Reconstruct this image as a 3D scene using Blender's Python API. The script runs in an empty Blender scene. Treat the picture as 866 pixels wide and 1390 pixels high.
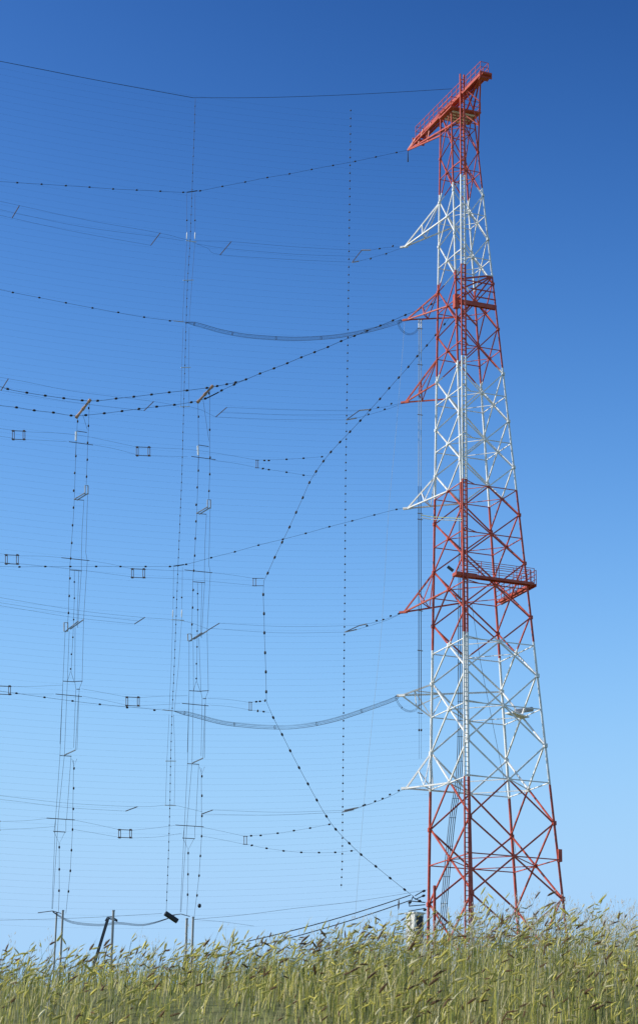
import bpy, math, random
from mathutils import Vector, Matrix
random.seed(7)
sc = bpy.context.scene
COL = sc.collection
V = Vector

# ---------------------------------------------------------------- camera model (93 mm view up a hillside)
FPX, CX, CY = 3000.0, 433.0, 650.0
PITCH, ROLL = math.atan(1000 / 3000), math.radians(0.9)
CAM = V((0, 0, 1.6))
R0 = V((1, 0, 0)); FW = V((0, math.cos(PITCH), math.sin(PITCH))); U0 = V((0, -math.sin(PITCH), math.cos(PITCH)))
RT = math.cos(ROLL) * R0 + math.sin(ROLL) * U0
UP = -math.sin(ROLL) * R0 + math.cos(ROLL) * U0
def ray(x, y): return FW + RT * ((x - CX) / FPX) + UP * ((CY - y) / FPX)
def proj(p):
    d = p - CAM; w = d.dot(FW)
    return (CX + FPX * d.dot(RT) / w, CY - FPX * d.dot(UP) / w)
def at_y(x, y, Y): r = ray(x, y); return CAM + r * ((Y - CAM.y) / r.y)
def at_z(x, y, Z): r = ray(x, y); return CAM + r * ((Z - CAM.z) / r.z)

# ---------------------------------------------------------------- materials
def mat(name, col, rough=.6, metal=0., noise=0., nscale=3., spec=.5, trans=0.):
    m = bpy.data.materials.new(name); m.use_nodes = True
    nt = m.node_tree; b = nt.nodes['Principled BSDF']
    b.inputs['Base Color'].default_value = (*col, 1)
    b.inputs['Roughness'].default_value = rough; b.inputs['Metallic'].default_value = metal
    b.inputs['Specular IOR Level'].default_value = spec
    if noise:
        tc = nt.nodes.new('ShaderNodeTexCoord'); n = nt.nodes.new('ShaderNodeTexNoise')
        n.inputs['Scale'].default_value = nscale; n.inputs['Detail'].default_value = 5
        r = nt.nodes.new('ShaderNodeValToRGB')
        r.color_ramp.elements[0].position = .3; r.color_ramp.elements[1].position = .7
        r.color_ramp.elements[0].color = (*[c * (1 - noise) for c in col], 1)
        r.color_ramp.elements[1].color = (*[min(1, c * (1 + noise)) for c in col], 1)
        nt.links.new(tc.outputs['Object'], n.inputs['Vector']); nt.links.new(n.outputs['Fac'], r.inputs['Fac'])
        nt.links.new(r.outputs['Color'], b.inputs['Base Color'])
    if trans:
        t = nt.nodes.new('ShaderNodeBsdfTranslucent'); t.inputs['Color'].default_value = (*col, 1)
        mx = nt.nodes.new('ShaderNodeMixShader'); mx.inputs[0].default_value = trans
        o = nt.nodes['Material Output']
        nt.links.new(b.outputs[0], mx.inputs[1]); nt.links.new(t.outputs[0], mx.inputs[2]); nt.links.new(mx.outputs[0], o.inputs[0])
    return m
M = dict(
    wire=mat('cable_metal', (.035, .04, .055), .7),
    thin=mat('thin_wire_metal', (.03, .04, .07), .8),
    insul=mat('dark_glazed_insulator', (.012, .012, .018), .45),
    white=mat('white_insulator', (.75, .77, .78), .4),
    steel=mat('galvanised_steel', (.42, .43, .44), .5, .3, .15, 2),
    brass=mat('weathered_bronze_tube', (.36, .22, .13), .45, .3, .2, 3),
    brown=mat('dull_brown_frame_steel', (.12, .085, .075), .6),
    cream=mat('pale_cabinet_paint', (.82, .79, .72), .6, 0, .06, 2),
    dark=mat('dark_fittings_and_shade', (.03, .035, .045), .6),  # dark fittings; also the painted shade on the cabinet's side
    conc=mat('concrete', (.42, .40, .37), .9, 0, .15, 1.5),
    grey=mat('grey_pale_cable_sheath', (.35, .40, .42), .5),
)

# ---------------------------------------------------------------- mesh helpers
class MB:
    def __init__(s): s.v = []; s.f = []; s.m = []
    def beam(s, p, q, w, t, n=V((0, 0, 1)), mi=0, w2=None):
        d = (q - p)
        if d.length < 1e-6: return
        d.normalize()
        a = n.cross(d)
        if a.length < 1e-4: a = V((1, 0, 0)).cross(d)
        if a.length < 1e-4: a = V((0, 1, 0)).cross(d)
        a.normalize(); b = d.cross(a).normalized()
        i = len(s.v)
        for P, k in ((p, 1), (q, (w2 or w) / w)):
            for sa, sb in ((-1, -1), (1, -1), (1, 1), (-1, 1)):
                s.v.append(P + a * (sa * w * k / 2) + b * (sb * t * k / 2))
        for f in ((0, 3, 2, 1), (4, 5, 6, 7), (0, 1, 5, 4), (1, 2, 6, 5), (2, 3, 7, 6), (3, 0, 4, 7)):
            s.f.append([i + k for k in f]); s.m.append(mi)
        return s
    def tube(s, pts, r, n=5, mi=0, cap=True):
        i0 = len(s.v); N = len(pts)
        for k, p in enumerate(pts):
            d = (pts[min(k + 1, N - 1)] - pts[max(k - 1, 0)])
            if d.length < 1e-9: d = V((0, 0, 1))
            d.normalize()
            a = (V((0, 0, 1)) if abs(d.z) < .9 else V((0, 1, 0))).cross(d).normalized(); b = d.cross(a)
            rr = r[k] if isinstance(r, (list, tuple)) else r
            for j in range(n):
                t = 2 * math.pi * j / n
                s.v.append(p + a * (rr * math.cos(t)) + b * (rr * math.sin(t)))
        for k in range(N - 1):
            for j in range(n):
                s.f.append([i0 + k * n + j, i0 + k * n + (j + 1) % n, i0 + (k + 1) * n + (j + 1) % n, i0 + (k + 1) * n + j]); s.m.append(mi)
        if cap:
            s.f.append([i0 + j for j in range(n)][::-1]); s.m.append(mi)
            s.f.append([i0 + (N - 1) * n + j for j in range(n)]); s.m.append(mi)
        return s
    def box(s, c, sx, sy, sz, rz=0, mi=0):
        ca, sa = math.cos(rz), math.sin(rz)
        return s.beam(c - V((0, 0, sz / 2)), c + V((0, 0, sz / 2)), sx, sy, V((sa, -ca, 0)), mi)
    def build(s, name, m, parent=None, smooth=False):
        me = bpy.data.meshes.new(name)
        off = parent_world(parent) if parent else V((0, 0, 0))
        me.from_pydata([tuple(v - off) for v in s.v], [], s.f)
        for x in (m if isinstance(m, list) else [m]): me.materials.append(x)
        if isinstance(m, list): me.polygons.foreach_set('material_index', s.m)
        if smooth: me.polygons.foreach_set('use_smooth', [True] * len(s.f))
        me.update()
        o = bpy.data.objects.new(name, me); COL.objects.link(o)
        if parent: o.parent = parent
        return o
def parent_world(o):
    p = V((0, 0, 0))
    while o: p = p + o.location; o = o.parent
    return p
def tag(o, label=None, cat=None, group=None, kind=None):
    if label: o['label'] = label
    if cat: o['category'] = cat
    if group: o['group'] = group
    if kind: o['kind'] = kind
    return o
def thing(name, loc, label, cat, group=None):
    o = bpy.data.objects.new(name, None); COL.objects.link(o); o.location = loc; o.empty_display_size = 1
    return tag(o, label, cat, group)

def bead_mesh(name, L, r, m):
    mb = MB(); pts = []; rs = []
    for z, k in ((-.5, .25), (-.42, .7), (-.2, 1), (.2, 1), (.42, .7), (.5, .25)):
        pts.append(V((0, 0, z * L))); rs.append(r * k)
    mb.tube(pts, rs, 8)
    o = mb.build(name, m, None, True); me = o.data; bpy.data.objects.remove(o); return me
B_BIG = bead_mesh('insulator', .31, .105, M['insul'])
B_MID = bead_mesh('insulator', .24, .08, M['insul'])
B_DOT = bead_mesh('insulator', .15, .075, M['insul'])
B_ROD = bead_mesh('insulator', .75, .05, M['white'])
def bead(p, d, me, parent, name='insulator'):
    o = bpy.data.objects.new(name, me); COL.objects.link(o); o.parent = parent
    o.location = p - parent_world(parent)
    o.rotation_mode = 'QUATERNION'; o.rotation_quaternion = d.normalized().to_track_quat('Z', 'Y')
    return o
def smooth_pts(P, n=6):
    if len(P) < 3: return P
    out = []
    for i in range(len(P) - 1):
        p0 = P[i - 1] if i else P[i] * 2 - P[i + 1]
        p1, p2 = P[i], P[i + 1]
        p3 = P[i + 2] if i + 2 < len(P) else P[i + 1] * 2 - P[i]
        for k in range(n):
            t = k / n
            out.append(.5 * ((2 * p1) + (p2 - p0) * t + (2 * p0 - 5 * p1 + 4 * p2 - p3) * t * t + (3 * p1 - p0 - 3 * p2 + p3) * t ** 3))
    out.append(P[-1]); return out

# ---------------------------------------------------------------- survey of the tower
TH = .406
UU = V((math.cos(TH), -math.sin(TH), 0)); VV = V((math.sin(TH), math.cos(TH), 0))
CDIR = -(UU + VV).normalized()              # along the antenna curtain, away from the tower (left and nearer)
JDIR = (VV - UU).normalized()               # across the curtain, away from the camera
DZ = .6
def centre(z): zf = z - DZ; return V((17.415 - .04111 * zf, 200 - 3 * zf / 90, z))
def half(z): return 7.94 - .0594 * (z - DZ)
def leg(k, z):
    c = centre(z); a = half(z)
    return c + (-a * UU, -a * VV, a * UU, a * VV)[k]         # left, near, right, back
LEV = [20.6, 27.81, 34.5, 41.48, 47.9, 53.36, 58.49, 63.16, 67.83, 72.39, 77.17, 81.72, 86.4, 91.09, 95.73]
LEV = [z + DZ for z in LEV]
def z_of_left_leg(y):
    lo, hi = 20, 125
    for _ in range(50):
        m = (lo + hi) / 2
        if proj(leg(0, m))[1] > y: lo = m
        else: hi = m
    return lo
LEV += [z_of_left_leg(216), z_of_left_leg(157)]
GROUND = LEV[0]
LAD0 = at_y(634, 1240, 193.1)
BANDS = [at_y(631, y, 193.1).z for y in (1055, 862, 650, 487, 363, 238)]
ZTOP = LEV[-1]

def tower_paint():
    m = bpy.data.materials.new('red_and_white_tower_paint'); m.use_nodes = True
    nt = m.node_tree; b = nt.nodes['Principled BSDF']; b.inputs['Roughness'].default_value = .5
    geo = nt.nodes.new('ShaderNodeTexCoord'); sep = nt.nodes.new('ShaderNodeSeparateXYZ')
    nt.links.new(geo.outputs['Object'], sep.inputs[0])
    mr = nt.nodes.new('ShaderNodeMapRange'); mr.inputs[1].default_value = 0; mr.inputs[2].default_value = 120
    nt.links.new(sep.outputs['Z'], mr.inputs[0])
    ramp = nt.nodes.new('ShaderNodeValToRGB'); ramp.color_ramp.interpolation = 'CONSTANT'
    red, wh = (0, 0, 0, 1), (1, 1, 1, 1)
    el = ramp.color_ramp.elements; el[0].position = 0; el[0].color = red; el[1].position = (BANDS[0] - GROUND) / 120; el[1].color = wh
    for i, z in enumerate(BANDS[1:]):
        e = el.new((z - GROUND) / 120); e.color = red if i % 2 == 0 else wh
    nt.links.new(mr.outputs[0], ramp.inputs[0])
    n = nt.nodes.new('ShaderNodeTexNoise'); n.inputs['Scale'].default_value = 1.7; n.inputs['Detail'].default_value = 6
    nt.links.new(geo.outputs['Object'], n.inputs['Vector'])
    r1 = nt.nodes.new('ShaderNodeValToRGB'); r1.color_ramp.elements[0].position = .3; r1.color_ramp.elements[1].position = .7
    r1.color_ramp.elements[0].color = (.40, .045, .020, 1); r1.color_ramp.elements[1].color = (.58, .11, .06, 1)
    r2 = nt.nodes.new('ShaderNodeValToRGB'); r2.color_ramp.elements[0].position = .3; r2.color_ramp.elements[1].position = .62
    r2.color_ramp.elements[0].color = (.70, .67, .61, 1); r2.color_ramp.elements[1].color = (.88, .88, .86, 1)
    for r in (r1, r2): nt.links.new(n.outputs['Fac'], r.inputs[0])
    mix = nt.nodes.new('ShaderNodeMix'); mix.data_type = 'RGBA'
    nt.links.new(ramp.outputs['Color'], mix.inputs[0]); nt.links.new(r1.outputs['Color'], mix.inputs[6]); nt.links.new(r2.outputs['Color'], mix.inputs[7])
    n2 = nt.nodes.new('ShaderNodeTexNoise'); n2.inputs['Scale'].default_value = 3.2; n2.inputs['Detail'].default_value = 9; n2.inputs['Roughness'].default_value = .7
    st = nt.nodes.new('ShaderNodeMapping'); st.inputs['Scale'].default_value = (1.6, 1.6, .45)      # rust and chalk run down the steel
    nt.links.new(geo.outputs['Object'], st.inputs['Vector']); nt.links.new(st.outputs[0], n2.inputs['Vector'])
    rr = nt.nodes.new('ShaderNodeValToRGB'); rr.color_ramp.elements[0].position = .58; rr.color_ramp.elements[1].position = .72
    rr.color_ramp.elements[0].color = (0, 0, 0, 1); rr.color_ramp.elements[1].color = (.75, .75, .75, 1)
    nt.links.new(n2.outputs['Fac'], rr.inputs[0])
    rust = nt.nodes.new('ShaderNodeMix'); rust.data_type = 'RGBA'; rust.inputs[7].default_value = (.17, .075, .04, 1)
    nt.links.new(rr.outputs['Color'], rust.inputs[0]); nt.links.new(mix.outputs[2], rust.inputs[6])
    nt.links.new(rust.outputs[2], b.inputs['Base Color'])
    return m
PAINT = tower_paint()
REDP = mat('red_arm_paint', (.50, .07, .032), .5, 0, .2, 1.7)
WHITEP = mat('white_arm_paint', (.78, .77, .74), .5, 0, .1, 1.7)

# ---------------------------------------------------------------- the tower
tw = thing('lattice_tower', centre(GROUND), 'tall four-legged lattice tower in red and white bands standing on the grassy hill', 'lattice tower')
NORM = [(-(UU + VV)).normalized(), (UU - VV).normalized(), (UU + VV).normalized(), (VV - UU).normalized()]
def thick(z, a, b): t = (z - GROUND) / (ZTOP - GROUND); return a + (b - a) * t
for k in range(4):
    mb = MB(); nrm = (NORM[k])
    zs = [GROUND - 1.5] + LEV[1:]
    for z0, z1 in zip(zs[:-1], zs[1:]):
        mb.beam(leg(k, z0), leg(k, z1), thick(z0, .205, .125) * (.5 if k == 2 else 1), thick(z0, .205, .125), nrm)  # right leg made half as deep so its sunlit side shows narrower
    for z in LEV[1:-1]:                     # bolted flanges and gusset plates at the nodes
        p = leg(k, z); w = thick(z, .40, .22)
        for n in (NORM[k], NORM[(k - 1) % 4]):
            mb.beam(p - V((0, 0, w / 2)), p + V((0, 0, w / 2)), w * .9, .05 + thick(z, .28, .16), n)
    mb.build('leg', PAINT, tw)
MIDS = []
for i in range(len(LEV) - 1):
    z0, z1 = LEV[i], LEV[i + 1]
    a0, a1 = half(z0), half(z1); zm = z0 + (z1 - z0) * a0 / (a0 + a1)
    mids = []
    w = thick(z0, .155, .088)
    for k in range(4):
        j = (k + 1) % 4; n = NORM[k]
        mb = MB()
        tk = w * (.4 if k == 1 else .8)  # near right face thinned so the braces show less sunlit edge
        mb.beam(leg(k, z0), leg(j, z1), w, tk, n)
        o = n * (-w * .9)
        mb.beam(leg(j, z0) + o, leg(k, z1) + o, w, tk, n)
        c = (leg(k, zm) + leg(j, zm)) / 2; mids.append(c)
        mb.beam(c - V((0, 0, w * 1.1)) - n * .02, c + V((0, 0, w * 1.1)) - n * .02, w * 2.3, w * 1.9, n)
        mb.build('cross_brace', PAINT, tw)
    MIDS.append((zm, mids))
    mb = MB(); hw = thick(z0, .092, .062)
    for k in range(4):
        j = (k + 1) % 4
        mb.beam(leg(k, zm), leg(j, zm), hw, hw, NORM[k])
    for k in range(4):                      # plan bracing between the face centres
        mb.beam(mids[k], mids[(k + 1) % 4], hw * .8, hw * .8)
    mb.build('strut_ring', PAINT, tw)

# seven cross arms on the curtain side
def arm_tip(x, y):                          # where the sight line meets the vertical plane through the left and right legs
    c = centre(70); r = ray(x, y); n = VV
    return CAM + r * ((c - CAM).dot(n) / r.dot(n))
def lev_near(y): return min(range(len(LEV)), key=lambda i: abs(proj(leg(0, LEV[i]))[1] - y))
TIPS = {}
def arm(tag_, tx, ty, ynode, kind):
    T = arm_tip(tx, ty); TIPS[tag_] = T
    i = lev_near(ynode); mb = MB(); w = thick(LEV[i], .145, .11)
    if kind == 'down':                      # node above, strut ring of the panel below
        top = leg(0, LEV[i]); zm, m = MIDS[i - 1]
    elif kind == 'up':                      # upper chord at the ring above the node
        top = leg(0, MIDS[i][0]); zm, m = LEV[i], None
    else:
        top = leg(0, MIDS[i - 1][0]); zm, m = LEV[i], None
    if m: lows = [m[0], m[3]]
    elif kind == 'up':
        mm = MIDS[i - 1][1]; lows = [leg(0, zm), leg(0, zm - 1.5) * .8 + leg(3, zm - 1.5) * .2]
    else:
        lows = [leg(0, zm), leg(3, zm)]
    mb.beam(T, top, w, w, VV)
    for l in lows: mb.beam(T, l, w, w, V((0, 0, 1)))
    lowc = (lows[0] + lows[1]) / 2
    a = T.lerp(top, .5)
    for l in lows:
        b = T.lerp(l, .42); mb.beam(a, b, w * .6, w * .6, VV)
        mb.beam(top, b, w * .6, w * .6, VV)
    mb.beam(T.lerp(lows[0], .42), T.lerp(lows[1], .42), w * .6, w * .6)
    mb.beam(T - UU * .45, T + UU * .35, w * 1.6, w * 1.6, VV)      # end fitting
    mb.build('cross_arm', REDP if tag_ in ('a2', 'a3', 'a5') else WHITEP, tw)
arm('a1', 549, 335, 275, 'down')
arm('a2', 552, 434, 397, 'down')
arm('a3', 550, 546, 520, 'up')
arm('a4', 553, 690, 647, 'down')
arm('a5', 548, 831, 777, 'down')
arm('a6', 545, 944, 928, 'flat')
arm('a7', 551, 1070, 1021, 'down')

# vertical climbing mast with ladder rungs
mb = MB(); ltop = at_y(630.5, 101, 193.1).z
base = V((LAD0.x, LAD0.y, GROUND - 1.5))
e = (UU - VV).normalized(); s_ = (UU + VV).normalized()
for zz0, zz1 in zip([base.z] + BANDS, BANDS + [ltop]):
    for sgn, w in ((-1, .11), (1, .13)):
        p = base + s_ * (sgn * .2)
        mb.beam(V((p.x, p.y, zz0)), V((p.x, p.y, zz1)), w, .16, e)
z = base.z
while z < ltop - .3:
    mb.beam(V((base.x, base.y, z)) - s_ * .2, V((base.x, base.y, z)) + s_ * .2, .06, .06, e); z += .42
mb.build('climbing_mast', PAINT, tw)
for zm, m in MIDS[1:]:
    mb = MB(); p = V((base.x, base.y, zm)); q = leg(1, zm)
    mb.beam(p, q, .09, .09); mb.beam(p, leg(1, zm) * .75 + leg(2, zm) * .25, .07, .07)
    mb.build('mast_bracket', PAINT, tw)

# crosswise boom on the tower head, with its walkway and handrail
ZB = ZTOP + .75
b_far = at_z(564, 188, ZB); b_near = at_z(652, 100, ZB)
bd = (b_near - b_far); BL = bd.length; bd.normalize(); bn = V((-bd.y, bd.x, 0))
if bn.dot(CDIR) < 0: bn = -bn
print('boom length', BL, 'dir', bd, 'jdir', JDIR, 'ztop', ZTOP)
mb = MB()
for o_ in (0, -.85):
    mb.beam(b_far + bn * o_, b_near + bn * o_, .20, .12, bn)
mb.build('top_boom', PAINT, tw)
boom = tw.children[-1] if False else [o for o in COL.objects if o.name == 'top_boom'][0]
mb = MB(); mb.beam(b_far + V((0, 0, .18)) - bn * .42, b_near + V((0, 0, .18)) - bn * .42, .8, .05, V((0, 0, 1)))
mb.build('walkway_deck', PAINT, boom)
mb = MB(); n = 14
for side in (0, -.85):
    for i in range(n + 1):
        p = b_far.lerp(b_near, i / n) + bn * side + V((0, 0, .18))
        mb.beam(p, p + V((0, 0, 1.15)), .05, .05, bn)
    for h in (.6, 1.15):
        mb.beam(b_far + bn * side + V((0, 0, .18 + h)), b_near + bn * side + V((0, 0, .18 + h)), .045, .045, bn)
for p in (b_far, b_near):
    for h in (.6, 1.15): mb.beam(p + V((0, 0, .18 + h)), p - bn * .85 + V((0, 0, .18 + h)), .045, .045)
mb.build('handrail', PAINT, boom)
# tapering underside of the boom: chords from both ends to the tower head
tipf = at_y(553.5, 204, b_far.y + .6)
TIPS['jib'] = tipf
mb = MB()
zl = LEV[-1]; zl2 = LEV[-2]
for tgt in (leg(0, zl), leg(3, zl) , leg(0, MIDS[-1][0]), leg(1, MIDS[-1][0])):
    mb.beam(tipf, tgt, .14, .14)
mb.beam(tipf, b_far, .16, .16); mb.beam(b_far, leg(0, zl), .15, .15)
for f in (.3, .6):
    p = b_far.lerp(leg(0, zl), f) + V((0, 0, .3)); q = tipf.lerp(leg(0, MIDS[-1][0]), f)
    mb.beam(p, q, .09, .09); mb.beam(p, tipf.lerp(leg(3, zl), f + .1), .08, .08)
    mb.beam(b_far.lerp(leg(0, zl), f - .2), q, .08, .08)
for tgt in (leg(2, zl), leg(2, zl2), leg(1, zl), leg(3, zl)):
    mb.beam(b_near - V((0, 0, .1)), tgt, .14, .14)
g = b_near.lerp(leg(2, zl2), .35); h = b_near.lerp(leg(1, zl), .5)
mb.beam(g, h, .09, .09); mb.beam(b_near.lerp(leg(2, zl2), .65), h, .09, .09); mb.beam(b_near.lerp(leg(2, zl2), .65), leg(1, zl), .09, .09)
mb.beam(b_near.lerp(leg(2, zl2), .65), leg(3, zl), .09, .09)
mb.build('boom_truss', PAINT, boom)
for p, dd in ((b_far, -bd), (b_near, bd)):      # plate brackets at both ends of the boom
    mb = MB(); c = p + dd * .25 - bn * .42
    mb.beam(c - V((0, 0, .5)), c + V((0, 0, .15)), 1.3, .1, bd)
    mb.beam(c - V((0, 0, .45)) - dd * .6, c - V((0, 0, .2)) + dd * .35, 1.0, .08, V((0, 0, 1)))
    mb.build('end_bracket', PAINT, boom)
# cabin platform just under the head
mb = MB(); zp = ZTOP - .6; c = (leg(1, zp) + leg(2, zp)) / 2 * .5 + centre(zp) * .5
rz = math.atan2(s_.y, s_.x)
mb.box(c, 3.3, 2.8, .14, rz); mb.build('head_platform', PAINT, tw)
hp = [o for o in COL.objects if o.name == 'head_platform'][0]
mb = MB()
for i in range(4): mb.box(c + e * (-.9 + i * .55) - V((0, 0, .16)), 2.4, .22, .12, rz)
mb.build('white_floor_panels', M['cream'], hp)
mb = MB()
for k in range(4):
    corner = c + s_ * (1.6 * (1, -1, -1, 1)[k]) + e * (1.35 * (1, 1, -1, -1)[k])
    nxt = c + s_ * (1.6 * (-1, -1, 1, 1)[k]) + e * (1.35 * (1, -1, -1, 1)[k])
    mb.beam(corner, corner + V((0, 0, 1.1)), .05, .05)
    for hh in (.55, 1.1): mb.beam(corner + V((0, 0, hh)), nxt + V((0, 0, hh)), .045, .045)
mb.build('handrail', PAINT, hp)

def walk(name, z, faces, width, depth, rail, over=.5):
    mb = MB(); mr = MB()
    for k in faces:
        j = (k + 1) % 4; n = NORM[k]
        p, q = leg(k, z) + n * (.15 + width / 2), leg(j, z) + n * (.15 + width / 2)
        ex = (q - p).normalized()
        mb.beam(p - ex * over, q + ex * over, width, .07, V((0, 0, 1)))
        for off in (-width / 2, width / 2):
            mb.beam(p - ex * over + n * off - V((0, 0, depth / 2)), q + ex * over + n * off - V((0, 0, depth / 2)), depth, .08, n)
        if rail:
            N = max(4, int((q - p).length / 1.3))
            for off in (-width / 2, width / 2):
                for i in range(N + 1):
                    c = (p - ex * over).lerp(q + ex * over, i / N) + n * off
                    mr.beam(c, c + V((0, 0, rail)), .05, .05, n)
                for hh in (rail * .35, rail * .7, rail): mr.beam(p - ex * over + n * off + V((0, 0, hh)), q + ex * over + n * off + V((0, 0, hh)), .045, .045, n)
    o = mb.build(name, PAINT, tw)
    if rail: mr.build('handrail', PAINT, o)
    return o
i5 = lev_near(777)
z5 = MIDS[i5 - 1][0] + .5
o = walk('access_platform', z5, (1, 2), .62, .22, 1.35, .35)
mb = MB(); c = leg(1, z5) - s_ * .55 + e * .3
mb.beam(c - s_ * .5, c + s_ * 1.6, .9, .30, V((0, 0, 1)))
mb.build('ladder_landing', PAINT, o)
fl = MB(); c = at_y(611.5, 772, leg(1, z5).y - .5)
fl.beam(c - V((.28, 0, -.2)), c + V((.22, 0, -.2)), .24, .22, V((0, 1, 0))); fl.build('floodlight', M['dark'], o)
i2 = lev_near(397)
z2 = MIDS[i2 - 1][0] - .3
o = walk('access_platform', z2, (1,), .3, .3, 0, -.15)
mb = MB()
apex = leg(2, LEV[i2]) + V((0, 0, .9))
for zz, k in ((LEV[i2] - .2, .5), (z2 + 1.1, 0), (z2, 0), (LEV[i2 - 1], 0)):
    mb.beam(apex, leg(1, zz) if k == 0 else leg(1, zz).lerp(leg(2, zz), .0), .14, .12, NORM[1])
for f in (.25, .5, .75, .95):
    zz = LEV[i2] + .6 - f * (LEV[i2] - z2 + .6)
    mb.beam(leg(2, zz) + NORM[1] * .2, leg(1, zz).lerp(leg(2, zz), f * .7) + NORM[1] * .2, .1, .1, NORM[1])
mb.beam(leg(1, z2) - V((0, 0, .7)), leg(1, z2) + V((0, 0, .7)), .5, .5, NORM[1])
mb.beam(leg(1, z2) - V((0, 0, .2)), leg(3, z2) - V((0, 0, .2)), .13, .13)
mb.build('stay_frame', PAINT, tw)
# lamp ledge on the right-hand rear face
zm, m = MIDS[lev_near(1021)]
mb = MB(); c = m[2] + NORM[2] * -.3
mb.beam(c - s_ * 1.7 - JDIR * 1.2, c + s_ * .6, .9, .12); mb.build('lamp_ledge', PAINT, tw)
mb = MB(); mb.tube([c + V((-.4, 0, .5)), c + V((-.4, 0, .9)) + s_ * 1.8], .22, 8); mb.build('beacon_lamp', M['steel'], [o for o in COL.objects if o.name == 'lamp_ledge'][0])
mb = MB(); p = leg(2, z_of_left_leg(1170)); mb.box(p + UU * .15, .36, .36, 1.1, rz); mb.build('junction_box', PAINT, tw)
mb = MB(); p = at_y(589.5, 1202, 199); mb.beam(p, V((p.x, p.y, GROUND - 1)), .2, .2, e); mb.build('stub_post', PAINT, tw)
# cable bundle rising inside the tower
mb = MB()
way = smooth_pts([at_y(600, 1262, 198.5), at_y(606, 1190, 198.5), at_y(614, 1110, 198.5), at_y(622, 1060, 198.4), at_y(625, 1000, 198.3), at_y(625.5, 900, 198.2), at_y(626, 800, 198), at_y(627, 700, 197.8), at_y(628, 560, 197.5)], 6)
for k in range(4):
    o_ = V((-.26 + .17 * (k % 4), .05 * (k % 2), 0)); mb.tube([p + o_ for p in way], .034, 4)
for p in way[::3]: mb.beam(p - V((.32, 0, 0)), p + V((.32, 0, 0)), .04, .04)
mb.build('cable_bundle', M['dark'], tw)
mb = MB(); mb.tube([at_y(640, 820, 200), at_y(652, 900, 200), at_y(672, 1000, 200), at_y(690, 1090, 200), at_y(700, 1160, 200)], .018, 4); mb.build('stay_wire', M['dark'], tw)

# ---------------------------------------------------------------- hanging cables
class Plane:
    def __init__(s, P, d=CDIR): s.P = P; s.n = V((-d.y, d.x, 0))
    def __call__(s, x, y):
        r = ray(x, y); return CAM + r * ((s.P - CAM).dot(s.n) / r.dot(s.n))
def wire_part(name, pts, r, m, parent, n=5, k=6):
    return MB().tube(smooth_pts(pts, k), r, n).build(name, m, parent)
def bundle(name, pts, r, cnt, rad, m, parent, ends=(0, 0), k=8):
    P = smooth_pts(pts, k); mb = MB(); N = len(P)
    for j in range(cnt):
        t = 2 * math.pi * j / cnt; Q = []
        for i, p in enumerate(P):
            d = (P[min(i + 1, N - 1)] - P[max(i - 1, 0)]).normalized()
            a = V((0, 0, 1)).cross(d).normalized(); b = d.cross(a)
            f = min(1, ends[0] + i / 6, ends[1] + (N - 1 - i) / 6)
            Q.append(p + (a * math.cos(t) + b * math.sin(t)) * rad * f)
        mb.tube(Q, r, 4)
    for i in range(6, N - 4, 14):
        p = P[i]; d = (P[i + 1] - P[i - 1]).normalized(); a = V((0, 0, 1)).cross(d).normalized(); b = d.cross(a)
        ring = [p + (a * math.cos(t) + b * math.sin(t)) * rad for t in [2 * math.pi * q / 8 for q in range(9)]]
        mb.tube(ring, .02, 4, cap=False)
    return mb.build(name, m, parent)
def beads(pl, xy, me, parent):
    for i, (x, y) in enumerate(xy):
        a = xy[max(0, i - 1)]; b = xy[min(len(xy) - 1, i + 1)]
        d = pl(*b) - pl(*a)
        bead(pl(x, y), d, me, parent)
LEFT = -170
def ext(p, q, x=LEFT): return (x, p[1] + (p[1] - q[1]) * (x - p[0]) / (p[0] - q[0]))

plJ = Plane(tipf); plB = Plane(leg(0, 70)); plA = Plane(TIPS['a4'])
GH = 'heavy cables strung from the tower to the left'
# 1 top catenary
bp = at_z(600, 147, ZB); plT = Plane(at_z(599, 123, ZB + 1.3))
t = thing('support_cable', plT(600, 122), 'topmost plain dark cable, running left from the tower head to the central drop', 'support cable', GH)
wire_part('wire', [plT(x, y) for x, y in (ext((0, 83), (60, 94)), (0, 83), (133, 109), (262, 132.6))], .026, M['wire'], t)
wire_part('wire', [plT(x, y) for x, y in ((262, 132.6), (350, 132.5), (450, 129.5), (540, 125), (613.5, 120.5))], .022, M['wire'], t)
# 2 jib cable
t = thing('insulated_cable', tipf, 'sagging beaded cable hung from the far tip of the top boom, second line from above', 'insulated cable', GH)
xy = [(24, 248), (57, 250), (90, 252), (122, 254), (154, 256.5), (186, 258), (218, 259.5), (249, 261), (272, 259), (302, 253), (333, 247), (363, 241), (393, 236), (423, 230), (452, 224.5), (482, 219), (510, 213), (538, 207)]
wire_part('wire', [plJ(*p) for p in [ext((0, 247), (24, 248.2)), (0, 246.5)] + xy[:9]] , .014, M['wire'], t)
wire_part('wire', [plJ(*p) for p in xy[8:] + [(553, 204)]], .014, M['wire'], t)
beads(plJ, xy, B_MID, t)
MB().tube([plJ(254, 261), plJ(268, 259)], .05, 6).build('clamp_bar', M['insul'], t)
mb = MB(); mb.tube([tipf, tipf - V((0, 0, 1.3))], [.03, .07], 6); mb.build('hook', M['insul'], t)

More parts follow.
